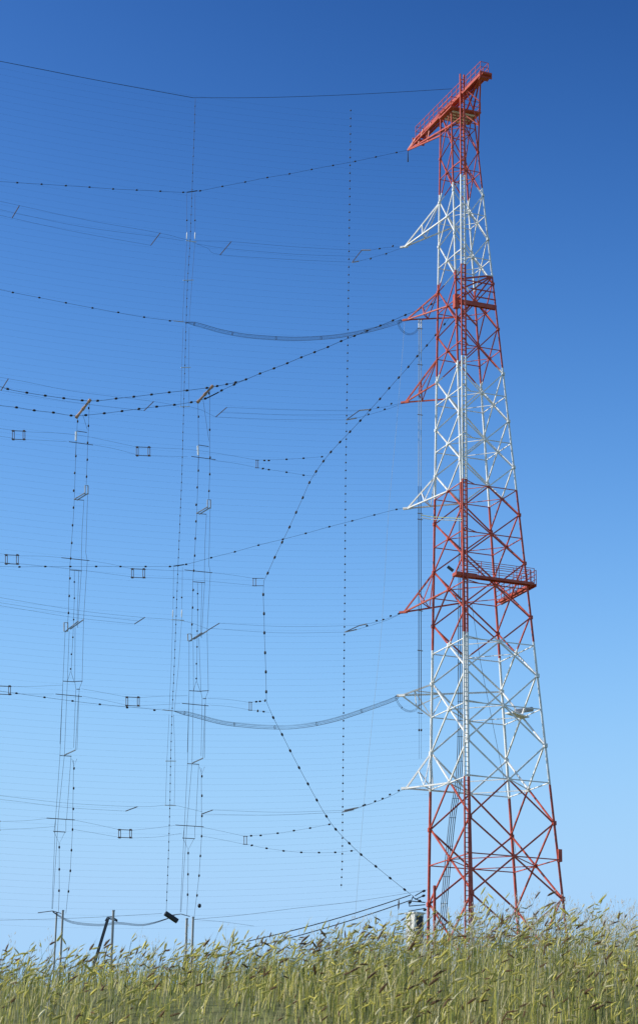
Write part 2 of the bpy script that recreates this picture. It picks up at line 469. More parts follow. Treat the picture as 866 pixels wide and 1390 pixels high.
# 3 feeder bundles
def feeder(tipk, right, left, beadsL, label, jump):
    pl = Plane(TIPS[tipk]); T = TIPS[tipk]
    t = thing('cage_feeder', T, label, 'cage cable', 'cage feeders made of several parallel wires')
    bundle('cage_wires', [pl(*p) for p in right] + [T - UU * .5], .009, 9, .18, M['wire'], t)
    P = [pl(*p) for p in left]
    wire_part('wire', P, .014, M['wire'], t)
    beads(pl, beadsL, B_MID, t)
    mb = MB(); p = pl(*right[0]); q = pl(right[0][0] - 14, right[0][1] - 1.5); mb.tube([q, p], .04, 6); mb.build('strain_clamp', M['steel'], t)
    pj = Plane(TIPS[tipk], UU); bundle('jumper_loop', [pl(*jump[0])] + [pl(*q) for q in jump[1:]], .010, 4, .09, M['wire'], t, (1, 1), 4)
feeder('a2', [(250, 437), (270, 441), (300, 449.5), (332, 455.5), (366, 458.5), (402, 460), (436, 458.5), (468, 455), (505, 447.5), (538, 438)],
       [ext((0, 393), (18, 397)), (0, 393), (54, 404), (126, 418), (196, 430.5), (250, 437)],
       [(18, 397), (54, 404), (90, 411), (126, 418), (161, 424), (196, 430.5), (231, 435.5)],
       'upper cage of parallel wires sagging left from the red arm below the tower head', [(540, 438), (544, 447), (553, 453.5), (562, 452), (568, 446)])
feeder('a6', [(235, 965), (258, 969.5), (300, 980.5), (335, 985), (366, 987), (395, 987), (430, 982.5), (463, 974.5), (500, 962), (535, 949)],
       [ext((0, 938), (23, 941)), (0, 938), (61, 946.5), (136, 956), (235, 965)],
       [(23, 941), (61, 946.5), (99, 951.5), (136, 956), (173, 960.5), (210, 964)],
       'lower cage of parallel wires sagging left from a white arm on the lower tower', [(537, 948), (542, 957), (549, 963.5), (558, 965.5), (566, 962), (569, 957)])

# beaded rigging line from the upper red arm to the left, over the two bronze bars
plR = Plane(TIPS['a2'])
t = thing('insulated_cable', plR(566, 421), 'heavy beaded line from the red upper arm down left over both bronze bars', 'insulated cable', GH)
U_ = [(-60, 505), (-25, 516), (11, 528), (37, 533), (62, 537), (87, 540.5), (112, 543.5), (133, 544), (158, 541), (182, 538.5), (206, 535.5), (230, 532.5), (254, 530), (281, 526.5), (295, 524), (308, 521.5), (320, 519), (334, 515), (353, 507), (372, 500), (390, 493), (409, 485), (427, 478), (445, 471), (463, 463), (481, 456), (498, 449), (516, 442), (533, 435), (550, 427.5), (567, 421), (585, 413)]
wire_part('wire', [plR(*p) for p in [(LEFT, 470)] + U_ + [(603, 405)]], .021, M['wire'], t, 5, 3)
beads(plR, U_, B_BIG, t)
L_ = [(-26, 546), (-2, 550), (23, 553), (47, 557), (73, 560), (97, 564), (117, 563.5), (142, 561), (166, 558), (189, 555), (213, 552), (237, 549.5), (260, 546), (279, 541), (301, 530), (318, 522)]
wire_part('wire', [plR(*p) for p in [(LEFT, 520)] + L_ + [(333, 515.5)]], .018, M['wire'], t, 5, 3)
beads(plR, L_, B_BIG, t)
mb = MB(); mb.tube([plR(280, 541), plR(297, 532.5)], .06, 6); mb.build('turnbuckle', M['insul'], t)
for (x0, y0, x1, y1) in ((105, 565.5, 122, 544), (269.5, 545, 288, 525)):
    mb = MB(); a, b = plR(x0, y0), plR(x1, y1); mb.tube([a, b], .11, 8)
    for p in (a, b, a.lerp(b, .5)): mb.tube([p - (b - a).normalized() * .14, p + (b - a).normalized() * .14], .15, 8)
    mb.build('spreader_bar', M['brass'], t)

# long beaded line from the tower down to the cabinet
t = thing('insulated_cable', plR(358, 790), 'long bent beaded line swinging out left from the tower and back down to the cabinet', 'insulated cable', GH)
C1 = [(603, 440), (591, 454.6), (579, 469), (566, 483.5), (554, 498), (541, 512.5), (528, 527), (515.5, 541.5), (502, 556.5), (489, 571), (475, 586), (461.5, 600), (449, 613.5), (439, 626), (429, 640), (420, 655), (411, 675.5), (402, 695.5), (393, 715.5), (383, 736), (373, 756.5), (363.5, 778)]
C2 = [(357.5, 807), (358.5, 833), (359, 859), (360, 886), (361, 912), (361.5, 939)]
C3 = [(371, 974), (383, 997), (394, 1019), (406, 1042), (418, 1064), (430, 1086), (443, 1108), (455.6, 1125.6), (474, 1144.6), (490, 1160), (510, 1176), (529.5, 1192), (549, 1207.5)]
wire_part('wire', [plR(*p) for p in [(612, 428)] + C1 + [(358.5, 788)]], .018, M['wire'], t, 5, 2)
wire_part('wire', [plR(*p) for p in [(358.5, 788)] + C2 + [(362, 953)]], .018, M['wire'], t, 5, 2)
wire_part('wire', [plR(*p) for p in [(362, 953)] + C3 + [(561, 1217)]], .018, M['wire'], t, 5, 2)
for c_ in (C1, C2, C3): beads(plR, c_, B_BIG, t)

# arm 4 beaded cable
pl4 = plA
t = thing('insulated_cable', TIPS['a4'], 'thin beaded cable rising from the antenna to the white arm at mid tower', 'insulated cable', GH)
A4 = [(-8, 769), (27, 769.5), (62, 769), (96, 769), (131, 769), (164, 769), (198, 769), (231, 769), (253, 766), (287, 757), (319, 749), (351, 740), (384, 732), (415, 724), (447, 715), (478, 707), (508, 699), (538, 691.5)]
wire_part('wire', [pl4(*p) for p in [(LEFT, 770)] + A4[:8]], .011, M['wire'], t); wire_part('wire', [pl4(*p) for p in A4[7:]] + [TIPS['a4']], .013, M['wire'], t)
beads(pl4, A4, B_MID, t)
MB().tube([pl4(236, 768.5), pl4(250, 766.5)], .05, 6).build('clamp_bar', M['insul'], t)

# four slanting-spreader rows tied to the tower arms
def slant_row(tipk, label, right, spreads, wires, bd_):
    pl = Plane(TIPS[tipk]); t = thing('slanted_dipole', TIPS[tipk], label, 'dipole wires', 'dipoles with slanting spreader bars')
    for w_ in wires: wire_part('wire', [pl(*p) for p in w_], .0095, M['wire'], t)
    for w_ in right: wire_part('tie_wire', [pl(*p) for p in w_] + [TIPS[tipk]], .011, M['wire'], t)
    for (a, b) in spreads:
        mb = MB(); mb.tube([pl(*a), pl(*b)], .045, 6)
        mb.build('spreader_bar', M['brown'], t)
    beads(pl, bd_, B_MID, t)
    r = right[0][0]; q = right[0][1]; MB().tube([pl(*r), pl(*q)], .06, 6).build('strain_rod', M['steel'], t)
    r = right[1][0]; q = right[1][1]; MB().tube([pl(*r), pl(*q)], .06, 6).build('strain_rod', M['steel'], t)
slant_row('a1', 'highest pair of slanting spreaders and wires, tied to the uppermost white arm',
    [[(491, 339.5), (503, 339.5), (524, 336)], [(478, 356), (487, 354.5), (524, 344)]],
    [((478, 356), (491, 339.5)), ((299, 346), (314, 328)), ((205, 333), (218, 316)), ((17, 296), (27, 279))],
    [[(LEFT, 235), (27, 279), (120, 299), (218, 316.5), (258, 327)], [(LEFT, 246), (30, 291), (120, 309), (218, 322), (250, 327)], [(LEFT, 252), (17, 296), (110, 316), (205, 333)],
     [(265, 327), (314, 328), (400, 335), (480, 339.5), (491, 339.5)], [(268, 331), (306, 337), (400, 345), (484, 348)], [(262, 329), (282, 337), (299, 345.5), (390, 352), (478, 356)]],
    [(515, 337.5), (533, 334), (503, 351), (524, 344.5)])
slant_row('a3', 'second row of slanting spreaders and wires, tied to the lower red arm',
    [[(488, 557), (500, 556), (524, 552)], [(470, 570), (484, 567.5), (524, 556)]],
    [((470, 570), (488, 557)), ((293, 566), (308, 553)), ((196, 557.5), (209, 545)), ((2, 530), (12, 514))],
    [[(LEFT, 486), (12, 514), (100, 531), (209, 545), (245, 552)], [(LEFT, 500), (2, 530), (100, 546), (196, 557.5)], [(257, 552), (272, 556), (293, 566)], [(308, 553), (400, 556.5), (488, 557)], [(293, 566), (380, 569.5), (470, 570)], [(300, 560), (390, 563), (480, 563)]],
    [(513, 553), (531, 548), (500, 562.5), (522, 555.5)])
slant_row('a5', 'third row of slanting spreaders and wires, tied to the red arm beside the platform',
    [[(488, 849), (498, 847), (522, 841)], [(468, 858), (484, 854.5), (522, 843)]],
    [((468, 858), (488, 849)), ((183, 847), (197, 838)), ((262, 868), (298, 846))],
    [[(LEFT, 782), (0, 811), (110, 829), (197, 838.5)], [(LEFT, 792), (0, 818), (100, 833), (190, 843)], [(LEFT, 796), (0, 822), (100, 838), (183, 847)], [(197, 838.5), (235, 841), (258, 845), (283, 854)], [(298, 846), (390, 850.5), (488, 849)], [(286, 853), (380, 859), (468, 858)]],
    [(511, 842.5), (520, 841), (530, 836), (498, 849.5), (541, 833)])
slant_row('a7', 'lowest row of slanting spreaders and wires, tied to the bottom white arm',
    [[(467, 1100), (484, 1096.5), (520, 1085)], [(466, 1102), (480, 1099), (522, 1084)]],
    [((464, 1102.5), (486, 1096)), ((171, 1101), (187, 1095)), ((274, 1105), (289, 1099.5))],
    [[(LEFT, 1062), (0, 1080), (90, 1090), (187, 1095), (225, 1093), (237, 1093), (275, 1102)], [(LEFT, 1068), (0, 1085), (90, 1096), (171, 1101)], [(289, 1099.5), (380, 1102.5), (466, 1100)], [(274, 1105), (370, 1106.5), (464, 1102.5)]],
    [(493, 1093.5), (495, 1092.5), (509, 1087.5), (519, 1084), (529, 1078.5), (541, 1073)])

# four rows of rectangular frames
def frame_row(label, frames, wires, beadsR, links):
    t = thing('framed_dipole', plR(*frames[-1][:2]), label, 'dipole wires', 'dipoles with small rectangular frames')
    for w_ in wires: wire_part('wire', [plR(*p) for p in w_], .009, M['wire'], t)
    for (x0, y0, x1, y1) in frames:
        mb = MB(); dy = (x1 - x0) * .05; ins = min(2.6, (x1 - x0) * .3)
        q = lambda x, y: plR(x, y)
        for a, b in (((x0 - 1.3, y0), (x1 + 1.3, y0 + dy)), ((x0 - 1.3, y1), (x1 + 1.3, y1 + dy))): mb.tube([q(*a), q(*b)], .035, 5)
        narrow = x1 - x0 < 6
        for x in ((x0, x1) if narrow else (x0, x0 + ins, x1 - ins, x1)): mb.tube([q(x, y0), q(x, y1 + dy)], .032, 5)
        for x in (() if narrow else (x0 + ins / 2, x1 - ins / 2)):
            for y in (y0, y1): mb.box(q(x, y + dy / 2), .2, .12, .14)
        mb.build('spreader_frame', M['brown'], t)
    for (a, b) in links: MB().tube([plR(*a), plR(*b)], .028, 5).build('cross_bar', M['brown'], t)
    beads(plR, beadsR, B_MID, t)
frame_row('topmost row of small rectangular frames, level with the top of the two twin drops',
    [(17.5, 584.5, 34.5, 596), (185.5, 606.5, 204, 618), (348, 624.5, 350.5, 635)],
    [[(LEFT, 558), (0, 581.5), (17.5, 584.5)], [(LEFT, 569), (0, 592), (17.5, 595.5)], [(34.5, 586), (103, 590), (185, 606.5)], [(34.5, 596.5), (92, 599.5)], [(128, 604), (155, 609), (185.5, 617)],
     [(204, 607.5), (255, 610), (300, 616), (348, 624.5)], [(204, 618.5), (255, 620)], [(290, 625), (320, 629), (348, 634.5)],
     [(350.5, 624.5), (389, 623.5), (437, 620)], [(350.5, 635), (389, 641), (423, 646), (430, 643)]],
    [(359, 625), (365, 625), (389, 623.5), (412, 622), (437, 620), (357, 636), (365, 637.5), (389, 641), (412, 645)],
    [])
frame_row('second row of small rectangular frames, at mid height of the twin drops',
    [(8, 753, 25.5, 765), (179, 772, 197, 783.5), (344, 785, 347.5, 795)],
    [[(LEFT, 733), (0, 751.5), (8, 753)], [(LEFT, 744), (0, 763), (8, 764.5)], [(25.5, 754.5), (60, 755), (84, 757)], [(25.5, 765), (95, 772), (179, 783)], [(122, 761), (150, 765.5), (179, 772)],
     [(197, 773), (250, 775)], [(197, 784), (255, 786.5), (343, 794.5)], [(290, 777.5), (315, 780.5), (344, 785)]],
    [], [((347, 785), (358.5, 785)), ((347, 795), (358, 795))])
frame_row('third row of small rectangular frames, just above the lower cage feeder',
    [(-3, 931, 15, 942), (171.5, 946, 189.5, 957.5), (338.6, 953, 341.5, 964)],
    [[(LEFT, 922), (-3, 931)], [(LEFT, 932), (-3, 942)], [(15, 932), (50, 931.5), (86, 930)], [(15, 942), (74, 942)], [(111, 935), (140, 940), (171.5, 946)], [(113, 945), (140, 950), (171.5, 957)],
     [(190, 947), (220, 945), (255, 944)], [(190, 958), (220, 956.5), (245, 955)], [(282, 948), (310, 949.5), (339, 953.5)], [(285, 957), (310, 959), (339, 963.5)],
     [(342, 953), (361, 951)], [(342, 964), (366, 967)]],
    [(348, 952.5), (353, 952), (360, 951), (350, 965), (358, 966)], [])
frame_row('bottom row of small rectangular frames, low above the grass',
    [(161.5, 1126, 179, 1136.5), (331.5, 1135, 335, 1146), (-17, 1114, 0, 1126)],
    [[(LEFT, 1113), (-17, 1114)], [(LEFT, 1122), (-17, 1126)], [(0, 1115), (35, 1114), (65, 1111)], [(0, 1126.5), (40, 1124.5), (75, 1122)], [(101, 1113), (130, 1119), (161.5, 1126)], [(101, 1126), (130, 1131), (161.5, 1136.5)],
     [(180, 1127), (210, 1124), (240, 1120)], [(180, 1137.5), (215, 1136), (247, 1131)], [(275, 1123), (300, 1128), (331.5, 1135)], [(275, 1135), (300, 1139.5), (331.5, 1146)],
     [(335, 1135), (377, 1131), (421, 1124), (449, 1118.5)], [(335, 1146), (362, 1151.5), (409, 1157), (455, 1157), (485, 1153.5)]],
    [(341, 1134.5), (354, 1134), (377, 1131), (399, 1127.5), (421, 1124), (447, 1119), (342, 1147.5), (362, 1151.5), (385, 1155), (409, 1157), (433, 1157.3), (455, 1157), (477, 1155)], [])

# the two twin feeder drops
def drop(fx, label):
    P = lambda x, y: plR(*fx(x, y))
    t = thing('feeder_drop', P(73, 1236), label, 'wire feeder', 'twin vertical feeder drops')
    W = [[(106, 566), (104, 600), (101, 690), (96, 760), (95, 776)], [(95, 776), (93.5, 830), (92.5, 845)], [(122, 545), (119, 620), (117.6, 658)],
         [(114.5, 680), (112, 720), (111, 757), (111, 775), (107.5, 775), (105, 850)], [(119.5, 672), (117, 750), (119, 761), (114, 841)], [(113, 563), (119, 583)], [(111, 775), (106, 852)],
         [(89, 857), (86, 925), (82, 1025), (76, 1112), (71, 1234)], [(94.5, 857), (92, 925), (88, 1025), (80, 1105), (72, 1234)], [(102.5, 852), (102, 925)], [(114, 841), (112, 925)],
         [(112, 925), (108, 935), (105, 1018)], [(102, 925), (103.5, 935), (100.5, 1015)], [(107, 943), (103, 1018)], [(97, 1026), (91, 1112)],
         [(100.5, 1032), (99, 1126), (96, 1182), (90, 1240)], [(105, 1030), (101, 1040), (98, 1030)], [(74, 1129), (81, 1145), (89, 1129)], [(81, 1145), (81, 1210), (80, 1238)], [(101.5, 775), (101.5, 812), (99.5, 865), (97, 912)],
         [(86, 925), (82, 1010)], [(76, 1112), (74, 1128)], [(90, 1112), (90, 1128)], [(104, 598), (103, 620)], [(96, 912), (92, 925)], [(97, 912), (101, 925)]]
    for w_ in W: MB().tube([P(*p) for p in w_], .0155, 5).build('wire', M['wire'], t)
    BB = [(106, 572), (103.5, 619), (102, 642), (100.5, 666), (100.3, 689), (99, 713), (98, 737), (96.5, 758), (95.5, 785), (94.5, 809), (93.5, 832)]
    B2 = [(121, 554), (120.6, 578), (119.5, 601), (119, 624), (118, 647)]
    B3 = [(101.5, 790), (101.5, 812), (100.5, 841), (99.5, 865), (97.5, 888), (96.5, 908)]
    B4 = [(101, 1043), (100.5, 1070), (100, 1098), (99, 1126), (97.5, 1154), (96, 1182), (93.5, 1210)]
    B5 = [(81, 1150), (81, 1180), (80.7, 1209)]
    for me, L in ((B_MID, BB), (B_MID, B2), (B_DOT, B3), (B_MID, B4), (B_MID, B5)):
        for i, p in enumerate(L):
            a = P(*L[max(0, i - 1)]); b = P(*L[min(len(L) - 1, i + 1)]); bead(P(*p), b - a, me, t)
    for a, b in (((105, 585), (118.5, 587)), ((94, 599.5), (127, 604)), ((101, 678), (114.5, 679)), ((95, 773.5), (111.5, 775)), ((84, 757), (122, 761)), ((86, 924.5), (103, 925.5)), ((103, 925), (112.5, 924.5)), ((76, 942), (112, 945.5)),
                 ((81.5, 1025.5), (97.5, 1026.5)), ((64, 1110.5), (102, 1113)), ((73, 1128.5), (90, 1129.5)), ((52, 1239), (72, 1236.5)), ((72, 1236.5), (84, 1240)), ((104.5, 935.5), (109, 935.5))):
        MB().tube([P(*a), P(*b)], .035, 5).build('cross_bar', M['brown'], t)
    for a, b in (((105, 679), (119.5, 670)), ((101, 678), (116, 669)), ((89, 857.5), (107, 843)), ((96, 854), (114, 841)), ((88, 1025), (103, 1018))):
        MB().tube([P(*a), P(*b)], .06, 6).build('spreader_bar', M['steel'], t)
    MB().tube([P(103.8, 586), P(103.6, 598)], .085, 6).build('white_insulator', M['white'], t)
    for (x, y, w, h) in ((118, 659, 4, 12), (90, 845, 5, 12)):
        mb = MB()
        for xx in (x - w / 2, x + w / 2): mb.tube([P(xx, y), P(xx, y + h)], .055, 6)
        mb.tube([P(x - w / 2, y), P(x + w / 2, y)], .03, 5); mb.tube([P(x - w / 2, y + h), P(x + w / 2, y + h)], .03, 5)
        mb.build('yoke', M['steel'], t)
    return t
drop(lambda x, y: (x, y), 'left one of the two twin beaded feeder drops hanging from the bronze bars')
AN = [(540, -20, 163), (565, -20, 163), (585, 19, 165), (600, 20, 166), (679, 19, 166), (775, 16, 167), (845, 15.5, 167.5), (857, 13, 168), (925, 13, 171), (1026, 11, 173), (1129, 9, 175), (1240, 4, 174)]
def midmap(x, y):
    if y <= AN[0][0]: return x + AN[0][2], y + AN[0][1]
    for a, b in zip(AN[:-1], AN[1:]):
        if y <= b[0]:
            k = (y - a[0]) / (b[0] - a[0]); return x + a[2] + (b[2] - a[2]) * k, y + a[1] + (b[1] - a[1]) * k
    return x + AN[-1][2], y + AN[-1][1]
t = drop(midmap, 'right one of the two twin beaded feeder drops, ending in a round dark weight')
bead(plR(271, 1229.5), V((0, 0, 1)), bead_mesh('weight', .36, .15, M['insul']), t, 'weight')

# central drop
t = thing('insulated_drop', plB(228, 1238), 'finely beaded vertical drop from the topmost cable down to a dark cylinder', 'wire drop')
CL = [(265.5, 134), (264, 180), (262, 230), (261, 260), (258.5, 327), (255, 380), (253, 437), (250, 540), (247, 650), (242, 768), (239, 850), (236, 925), (234, 965), (232, 1030), (231, 1093), (229, 1160), (226, 1238)]
wire_part('wire', [plB(*p) for p in CL], .016, M['wire'], t, 5, 3)
def on_line(L, y):
    for a, b in zip(L[:-1], L[1:]):
        if a[1] <= y <= b[1]: return a[0] + (b[0] - a[0]) * (y - a[1]) / (b[1] - a[1])
    return L[-1][0]
B_TICK = bead_mesh('insulator', .13, .05, M['insul'])
for i in range(96):
    y = 144 + i * 11.35; bead(plB(on_line(CL, y), y), V((0, 0, 1)), B_TICK, t)
for pts in ([(254, 262), (254, 325)], [(265, 262), (265, 325)], [(254, 327), (251, 380), (248, 437)], [(265, 327), (261, 380), (257, 437)], [(249, 445), (247, 499), (246, 552)], [(257, 445), (256.5, 499), (257, 552)],
            [(236, 770), (235, 841), (233, 900), (230, 965)], [(248, 770), (247, 841), (243, 900), (237, 965)], [(230, 970), (227, 1032), (225, 1093)], [(236, 970), (238, 1032), (237, 1093)]):
    MB().tube([plB(*p) for p in pts], .011, 4).build('side_wire', M['wire'], t)
for x, y in ((254, 320), (265, 320), (235, 833), (247, 833)): bead(plB(x, y), V((0, 0, 1)), B_ROD, t, 'white_insulator')
for x, y in ((254, 299), (265, 299), (236, 811), (247, 811)): bead(plB(x, y), V((0, 0, 1)), B_DOT, t)
for a, b in (((249, 380.5), (263, 380)), ((246, 499), (259, 498.5)), ((245, 552), (258, 552)), ((253, 326.5), (267, 328.5)), ((233, 841), (250, 842)), ((225, 1033), (239, 1033)), ((224, 1093), (239, 1093.5))):
    MB().tube([plB(*a), plB(*b)], .04, 5).build('cross_bar', M['white'], t)
MB().tube([plB(224.5, 1239.5), plB(241, 1250.5)], .22, 10).build('counterweight', M['dark'], t)

# dotted drop
t = thing('dotted_drop', plB(463, 1206), 'straight vertical string of fine dark dots midway between the twin drops and the tower', 'insulated string')
DL = [(476, 148), (473.5, 350), (471.5, 500), (469, 650), (468, 800), (466.5, 950), (465, 1100), (464.5, 1170), (463, 1206)]
wire_part('wire', [plB(*p) for p in DL], .005, M['thin'], t, 4, 2)
for i in range(100):
    y = 150 + i * 10.62; bead(plB(on_line(DL, y), y), V((0, 0, 1)), B_DOT, t)

# faint guy line
t = thing('thin_guy_line', plB(482, 1238), 'faint thin line slanting down from beside the tower to the grass', 'guy line')
wire_part('wire', [plB(*p) for p in ((549, 438), (546, 480), (537, 590), (527, 700), (518, 850), (505, 980), (494, 1090), (482, 1245))], .012, M['grey'], t)

# feeder beside the tower
plF = Plane(arm_tip(569, 700), UU)
t = thing('tower_feeder', plF(570, 990), 'straight double cable hanging close beside the left leg of the tower', 'feeder cable')
for x0, x1, me in ((568.5, 568, 'grey'), (571.5, 571, 'grey')):
    MB().tube([plF(x0, 444), plF(x1, 660)], .034, 6).build('cable', M['grey'], t)
    MB().tube([plF(x1, 660), plF(x1 + .3, 962)], .036, 6).build('cable', M['wire'], t)
    MB().tube([plF(x1 + .6, 962), plF(x1 + .6, 1030)], .012, 5).build('wire', M['wire'], t)
    bead(plF(x0, 440), V((0, 0, 1)), bead_mesh('white_insulator', .95, .07, M['white']), t, 'white_insulator')
    bead(plF(x1 + .6, 991), V((0, 0, 1)), B_MID, t)
mb = MB()
for y in (434, 446, 495, 563, 697, 705, 829, 883, 968): mb.tube([plF(566.5, y - .5), plF(573.5, y + .5)], .045, 5)
mb.build('clamps', M['dark'], t)
for ddy in (0, 3.5):
    MB().tube([plF(571, 699 + ddy), plF(585, 701.5 + ddy), at_y(627, 704 + ddy * .8, 193.5)], .045, 5).build('branch_cable', mat('yellow_green_cable', (.38, .42, .2), .5) if ddy == 0 else M['grey'], t)

# ---------------------------------------------------------------- reflector screen: ~135 very thin level wires
t = thing('reflector_screen', plB(300, 1240), 'screen of very thin horizontal wires stretched left of the tower, a few centimetres thick altogether' if False else 'wide screen of very thin level wires covering the sky left of the tower', 'wire screen')
def refl(yr):
    z = z_of_left_leg(yr); P0 = leg(0, z); n = 14; span = 85; out = []
    d = CDIR
    for i in range(n + 1):
        s = 58 * i / n
        p = P0 + d * s; p.z = z - 3.4 * 4 * (s / span) * (1 - s / span)
        out.append(p)
    return out
ys = [1240 - i * 8.1 for i in range(134)]
mb = MB(); 
for i, y in enumerate(ys):
    if i < 98: MB().tube(refl(y), .0035, 3, cap=False).build('wire', M['thin'], t)
    else: mb.tube(refl(y), .0035, 3, cap=False)
tag(mb.build('upper_wires', M['thin'], t), kind='stuff')

# ---------------------------------------------------------------- ground equipment on the hilltop
def ground_z(x, y):
    def ss(a, b, t): t = max(0, min(1, (t - a) / (b - a))); return t * t * (3 - 2 * t)
    z = 0.0
    if y > 3.5: z = 2.58 * ss(3.5, 10.8, y)
    if y > 10.2: z += .0925 * (min(y, 205) - 10.2)
    z += .10 * math.sin(x * .9 + .7) * ss(5, 9, y) * (1 if y < 30 else 30 / y) * .5
    z += .025 * max(-1.5, min(1.5, x)) * ss(5, 9, y) * (1 if y < 30 else 30 / y)
    return z
def post(x, ytop, w, Y, label, m='conc'):
    p = at_y(x, ytop, Y); zb = ground_z(p.x, Y) - .5
    o = thing('post', V((p.x, p.y, zb)), label, 'post', 'posts on the hilltop')
    MB().box(V((p.x, p.y, (p.z + zb) / 2)), w, w, p.z - zb, .3).build('shaft', M[m], o)
    MB().box(V((p.x, p.y, p.z + .05)), w * 1.25, w * 1.25, .1, .3).build('cap', M['steel'], o)
    return o
post(77.5, 1240, .13, 192, 'left thin grey post of the pair below the left twin drop')
post(86, 1237, .16, 191, 'right and taller grey post of the pair below the left twin drop')
post(154.5, 1237, .18, 191, 'single grey post beside the leaning dark bracket')
post(254, 1248, .17, 192, 'left post of the pair below the round dark weight')
post(262.5, 1246, .16, 191, 'right post of the pair below the round dark weight')
G = lambda x, y: at_y(x, y, 191)
t = thing('leaning_bracket', G(133, 1300), 'dark leaning bracket with curled cable ends beside a single grey post', 'bracket')
mb = MB(); mb.beam(G(147, 1247), G(122, 1330), .24, .2, V((0, 1, 0))); mb.build('arm', M['dark'], t)
mb = MB()
for k in range(3): mb.tube([G(143 + k, 1250), G(146 + k, 1245 + k), G(153, 1244.5 + k * 2), G(160, 1249 + k)], .04, 5)
mb.build('curled_cables', M['wire'], t)
t = thing('low_bus_cable', G(135, 1254), 'low sagging triple cable hung just above the grass at lower left', 'cable')
for k in range(3):
    MB().tube(smooth_pts([G(72, 1237 + k * .5), G(82, 1243 + k), G(100, 1251 + k * 1.3), G(135, 1254.5 + k * 1.2), G(160, 1252 + k * 1.2), G(195, 1254.5 + k), G(226, 1247 + k * .5), G(240, 1241)], 5), .018, 5).build('strand', M['wire'], t)
t = thing('distant_wire', G(263, 1248), 'faint far wire low over the grass between the left edge and the tower', 'wire')
MB().tube(smooth_pts([G(LEFT, 1250), G(0, 1249), G(110, 1246), G(220, 1240)], 5), .012, 4).build('span', M['wire'], t)
MB().tube(smooth_pts([G(263, 1248), G(330, 1242), G(400, 1233), G(480, 1224), G(580, 1208)], 5), .012, 4).build('span', M['wire'], t)
MB().tube(smooth_pts([G(263, 1248), G(300, 1251), G(345, 1257)], 5), .010, 4).build('span', M['wire'], t)
def feed_line(y0, y1, xs, label, r=.045, two=0):
    t = thing('power_cable', G(xs[1], y1), label, 'power cable', 'thick cables running from the grass up to the cabinet')
    n = 6; pts = []
    for i in range(n + 1):
        k = i / n; pts.append(G(xs[0] + (xs[1] - xs[0]) * k, y0 + (y1 - y0) * k + 5 * 4 * k * (1 - k) * .7))
    MB().tube(pts, r, 6).build('span', M['wire'], t)
feed_line(1278, 1215, (335, 557), 'upper thick dark cable climbing right to the cabinet frame')
feed_line(1288, 1222, (335, 557), 'middle thick dark cable climbing right to the cabinet frame')
feed_line(1291, 1262, (400, 553), 'thin lowest cable climbing right behind the seed heads', .025)
CB = at_y(563, 1262, 192)
t = thing('equipment_cabinet', V((CB.x, 192, ground_z(CB.x, 192) - .3)), 'white box cabinet with a painted-on shaded side at the left foot of the tower', 'cabinet')
top = at_y(563, 1241, 192).z; zb = ground_z(CB.x, 192) - .4; hh = top - zb
MB().box(V((CB.x, 192, zb + hh / 2)), 1.15, 1.0, hh, -.9).build('body', M['cream'], t)
MB().box(V((CB.x, 192, top + .06)), 1.4, 1.2, .12, -.9).build('lid', M['cream'], t)
ca = V((math.cos(-.9), math.sin(-.9), 0)); cb = V((-ca.y, ca.x, 0))
for sgn_dir in (ca,):
    c = V((CB.x, 192, top - .75)) + ca * .6
    MB().beam(c - V((0, 0, .55)), c + V((0, 0, .55)), .7, .05, ca).build('shade_panel', M['dark'], t)  # dark sheet stands in for the shade on the cabinet's sunless side
c = V((CB.x, 192, top - .7)) - cb * .52
MB().beam(c - V((0, 0, .6)), c + V((0, 0, .6)), .03, .05, cb).build('door_gap', M['dark'], t)
t = thing('terminal_frame', G(560, 1218), 'small dark frame of insulators and looping leads above the white cabinet', 'cable frame')
mb = MB()
for a, b in (((561, 1216), (555, 1229)), ((557, 1223), (577, 1225)), ((555, 1230), (577, 1228)), ((560, 1218), (572, 1224)), ((554, 1237), (577, 1233)), ((563, 1216), (577, 1208)), ((563, 1221), (577, 1215))):
    mb.tube([G(*a), G(*b)], .045, 5)
mb.build('leads', M['wire'], t)
for p in ((575, 1209.5), (574.5, 1216), (569, 1223), (576.5, 1235), (556, 1225)): bead(G(*p), V((1, 0, .3)), B_BIG, t)

# ---------------------------------------------------------------- terrain
import bmesh
def axis(*segs):
    out = []
    for a, b, n in segs: out += [a + (b - a) * i / n for i in range(n)]
    return out + [segs[-1][1]]
xs = axis((-3000, -300, 10), (-300, -20, 14), (-20, -6, 14), (-6, 6, 48), (6, 20, 14), (20, 300, 14), (300, 3000, 10))
ysg = axis((-400, -5, 10), (-5, 4, 9), (4, 20, 64), (20, 60, 20), (60, 260, 20), (260, 4000, 16))
mb = MB()
for y in ysg:
    for x in xs:
        mb.v.append(V((x, y, ground_z(x, y) + .03 * math.sin(x * 3.1 + y * 2.3) * (1 if 4 < y < 60 else 0))))
W = len(xs)
for j in range(len(ysg) - 1):
    for i in range(W - 1): mb.f.append([j * W + i, j * W + i + 1, (j + 1) * W + i + 1, (j + 1) * W + i]); mb.m.append(0)
gm = mat('dry_meadow_soil', (.11, .12, .035), .95, 0, .5, 14)
tag(mb.build('ground', gm, None, True), 'grassy bank rising to the hilltop', None, None, 'structure')

